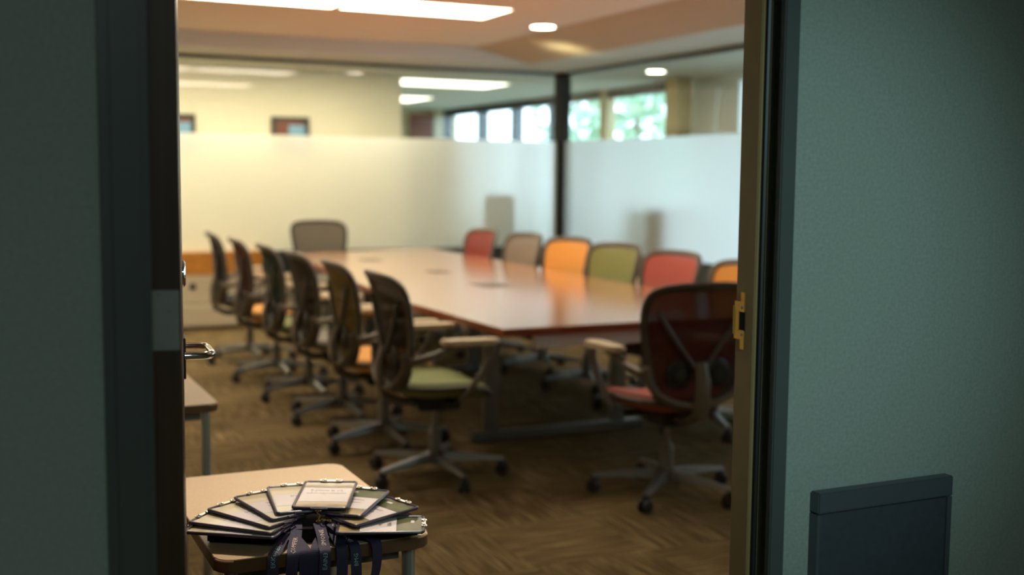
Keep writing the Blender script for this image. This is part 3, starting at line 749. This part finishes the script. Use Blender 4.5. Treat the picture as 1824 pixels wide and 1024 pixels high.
# ------------------------------------------------------------------ lanyards over the desk front
def strap(path, width, label, texts=(), twist=None, hook=None):
    """path: list of (x,y,z); width direction follows the path's side"""
    pts = [Vector(p) for p in path]
    # smooth with catmull-rom
    out = []
    P_ = [pts[0] * 2 - pts[1]] + pts + [pts[-1] * 2 - pts[-2]]
    for i in range(1, len(P_) - 2):
        for k in range(8):
            q = k / 8; p0, p1, p2, p3 = P_[i - 1:i + 3]
            out.append(.5 * ((2 * p1) + (p2 - p0) * q + (2 * p0 - 5 * p1 + 4 * p2 - p3) * q * q + (3 * p1 - p0 - 3 * p2 + p3) * q ** 3))
    out.append(pts[-1]); n = len(out)
    fr_ = []; L_ = 0
    for i in range(n):
        tg = (out[min(i + 1, n - 1)] - out[max(i - 1, 0)]).normalized()
        tw = twist(i / (n - 1)) if twist else 0
        sd = Vector((cos(tw), sin(tw), 0)); sd = (sd - tg * sd.dot(tg)).normalized(); nr = sd.cross(tg) * -1
        if i: L_ += (out[i] - out[i - 1]).length
        fr_.append((out[i], sd, nr, L_))
    root = thing('lanyard', label, 'lanyard', out[0], 0, 'navy lanyards hanging over the desk front')
    o0 = out[0]
    bm = bmesh.new(); th = .0005
    rows = [[bm.verts.new(p + s * (u * width / 2) + nr * (v * th) - o0) for u, v in ((-1, -1), (1, -1), (1, 1), (-1, 1))] for p, s, nr, l in fr_]
    for a, b in zip(rows, rows[1:]):
        for k in range(4): bm.faces.new((a[k], a[(k + 1) % 4], b[(k + 1) % 4], b[k]))
    bm.faces.new(rows[0][::-1]); bm.faces.new(rows[-1])
    rb = link('ribbon', bm, M['navy'], root)
    def at(l):
        l = max(0, min(L_ - 1e-6, l))
        for i in range(n - 1):
            if fr_[i + 1][3] >= l:
                q = (l - fr_[i][3]) / max(1e-9, fr_[i + 1][3] - fr_[i][3])
                return fr_[i][0].lerp(fr_[i + 1][0], q), fr_[i][1].lerp(fr_[i + 1][1], q), fr_[i][2].lerp(fr_[i + 1][2], q)
        return fr_[-1][:3]
    for s, l0, m, up_ in texts:      # text runs from l0 back up the ribbon (up_) or down it
        vs, fs = text_mesh(s, width * .56)
        bm = bmesh.new(); vv = []
        for v in vs:
            l = l0 - v[0] if up_ else l0 + v[0]
            p, sd, nr = at(l); w_ = (v[1] - width * .19) * (1 if up_ else -1)
            sgn = 1 if nr.y < 0 or nr.z > .3 else -1
            vv.append(bm.verts.new(p + sd * (-w_ if up_ else -w_) + nr * sgn * (th + .0004) - o0))
        for f in fs:
            try: bm.faces.new([vv[i] for i in f])
            except ValueError: pass
        link('lettering', bm, M[m], rb)
    if hook:
        bm = bmesh.new(); h = Vector(hook) - o0
        tube(bm, [h + Vector((.006 * cos(q), .006 * sin(q), .001)) for q in [2 * pi * k / 14 for k in range(14)]], .0012, 6, closed=True)
        dd = (-h).normalized() if h.length > 1e-4 else Vector((0, -1, 0))
        tube(bm, [Vector((0, .002, .003)), h * .5 + Vector((.003, 0, .002)), h * .8 + Vector((-.003, 0, .002)), h], .0016, 6)
        lathe(bm, [(.004, -.002), (.005, .001), (.003, .004)], 10, 'Z', (0, .002, .002))
        link('swivel_hook', bm, M['gold_clip'], root, True)
    return root
FY = 2.108
strap([(.575, 2.222, .776), (.556, 2.185, .768), (.538, 2.150, .757), (.520, 2.120, .7470), (.509, FY - .003, .738), (.507, FY - .007, .70), (.504, FY - .006, .62), (.500, FY - .004, .52)], .021,
      'navy lanyard leftmost of the bunch with pale lettering', [('EKKOTIES', .160, 'ink_teal', True)], hook=(.578, 2.228, .778))
strap([(.577, 2.215, .780), (.573, 2.180, .772), (.562, 2.145, .758), (.551, 2.120, .7475), (.546, FY - .005, .738), (.541, FY - .010, .70), (.534, FY - .009, .62), (.528, FY - .006, .52)], .022,
      'navy lanyard second from left, arching from its gold ring', [('COMFER', .122, 'ink_pink', True), ('BVN', .190, 'ink_teal', True)], hook=(.588, 2.222, .779))
strap([(.560, 2.175, .762), (.561, 2.15, .757), (.567, 2.125, .7480), (.570, FY - .002, .738), (.571, FY - .004, .70), (.573, FY - .002, .62), (.576, FY, .52)], .026,
      'plain dark navy lanyard between the two lettered ones on the left')
strap([(.613, 2.166, .776), (.613, 2.155, .770), (.612, 2.136, .759), (.610, 2.120, .7478), (.607, FY - .010, .738), (.604, FY - .014, .70), (.601, FY - .012, .62), (.598, FY - .009, .52)], .022,
      'navy lanyard in the middle hanging straight below the centre badge', [('SMONE', .060, 'ink_pink', True), ('EAIN3', .112, 'ink_teal', True)], hook=(.616, 2.176, .797))
strap([(.640, 2.182, .770), (.625, 2.155, .760), (.602, 2.125, .7485), (.592, FY - .002, .738), (.590, FY - .005, .70), (.588, FY - .003, .62), (.586, FY, .52)], .024,
      'plain navy lanyard crossing behind the middle lettered one')
strap([(.640, 2.160, .768), (.638, 2.140, .759), (.640, 2.120, .7475), (.641, FY - .004, .738), (.640, FY - .009, .70), (.636, FY - .008, .62), (.633, FY - .006, .52)], .022,
      'plain navy lanyard just right of the middle one, folded over the desk edge', hook=(.652, 2.160, .779))
strap([(.634, 2.158, .776), (.644, 2.144, .768), (.661, 2.126, .7490), (.667, FY - .004, .739), (.667, FY - .012, .70), (.668, FY - .011, .62), (.670, FY - .008, .52)], .021,
      'navy lanyard second from right with slanted lettering', [('SAMNOKA', .062, 'ink_pink', True), ('BMG', .112, 'ink_teal', True)], hook=(.622, 2.164, .780))
strap([(.672, 2.150, .766), (.690, 2.128, .756), (.704, 2.112, .7490), (.709, FY - .010, .738), (.707, FY - .014, .70), (.697, FY - .012, .64), (.690, FY - .008, .52)], .022,
      'plain navy lanyard rightmost of the bunch, twisted at its edge', twist=lambda q: 1.1 * max(0, q - .35))

# ------------------------------------------------------------------ outdoors: ground and trees beyond the far windows
struct('floor_outdoor', B(((8.2, 4, -.3), (40, 45, -.2))), M['lawn'])
def tree(x, y, h, r, label, seed):
    rnd = random.Random(seed)
    t = thing('tree', label, 'tree', (x, y, -.2), 0, 'trees outside the hall windows')
    bm = bmesh.new(); tube(bm, [(0, 0, 0), (.05, .05, h * .4), (0, .1, h * .75)], [.14, .11, .05], 10); link('trunk', bm, M['bark'], t, True)
    bm = bmesh.new()
    for _ in range(420):
        th, ph = rnd.uniform(0, 2 * pi), math.acos(rnd.uniform(-1, 1)); q = r * rnd.uniform(.35, 1) ** .5
        c = Vector((q * sin(ph) * cos(th), q * sin(ph) * sin(th), h * .62 + q * 1.1 * cos(ph)))
        s = rnd.uniform(.10, .24); ax = Vector((rnd.uniform(-1, 1), rnd.uniform(-1, 1), rnd.uniform(-1, 1))).normalized()
        u = ax.orthogonal().normalized(); v = ax.cross(u)
        p = [bm.verts.new(c + u * s * cos(w) + v * s * .6 * sin(w) + ax * .03 * cos(2 * w)) for w in [k * pi / 3 for k in range(6)]]
        bm.faces.new(p)
    link('foliage', bm, M['foliage'], t)
tree(12.5, 20.5, 3.8, 1.5, 'leafy green tree outside, seen through the clear band left of the corner post', 1)
tree(12.0, 16.9, 3.0, 1.1, 'leafy green tree outside, right of the corner post', 2)
tree(14.5, 25.5, 4.5, 1.9, 'larger tree farther outside behind the dark window posts', 3)
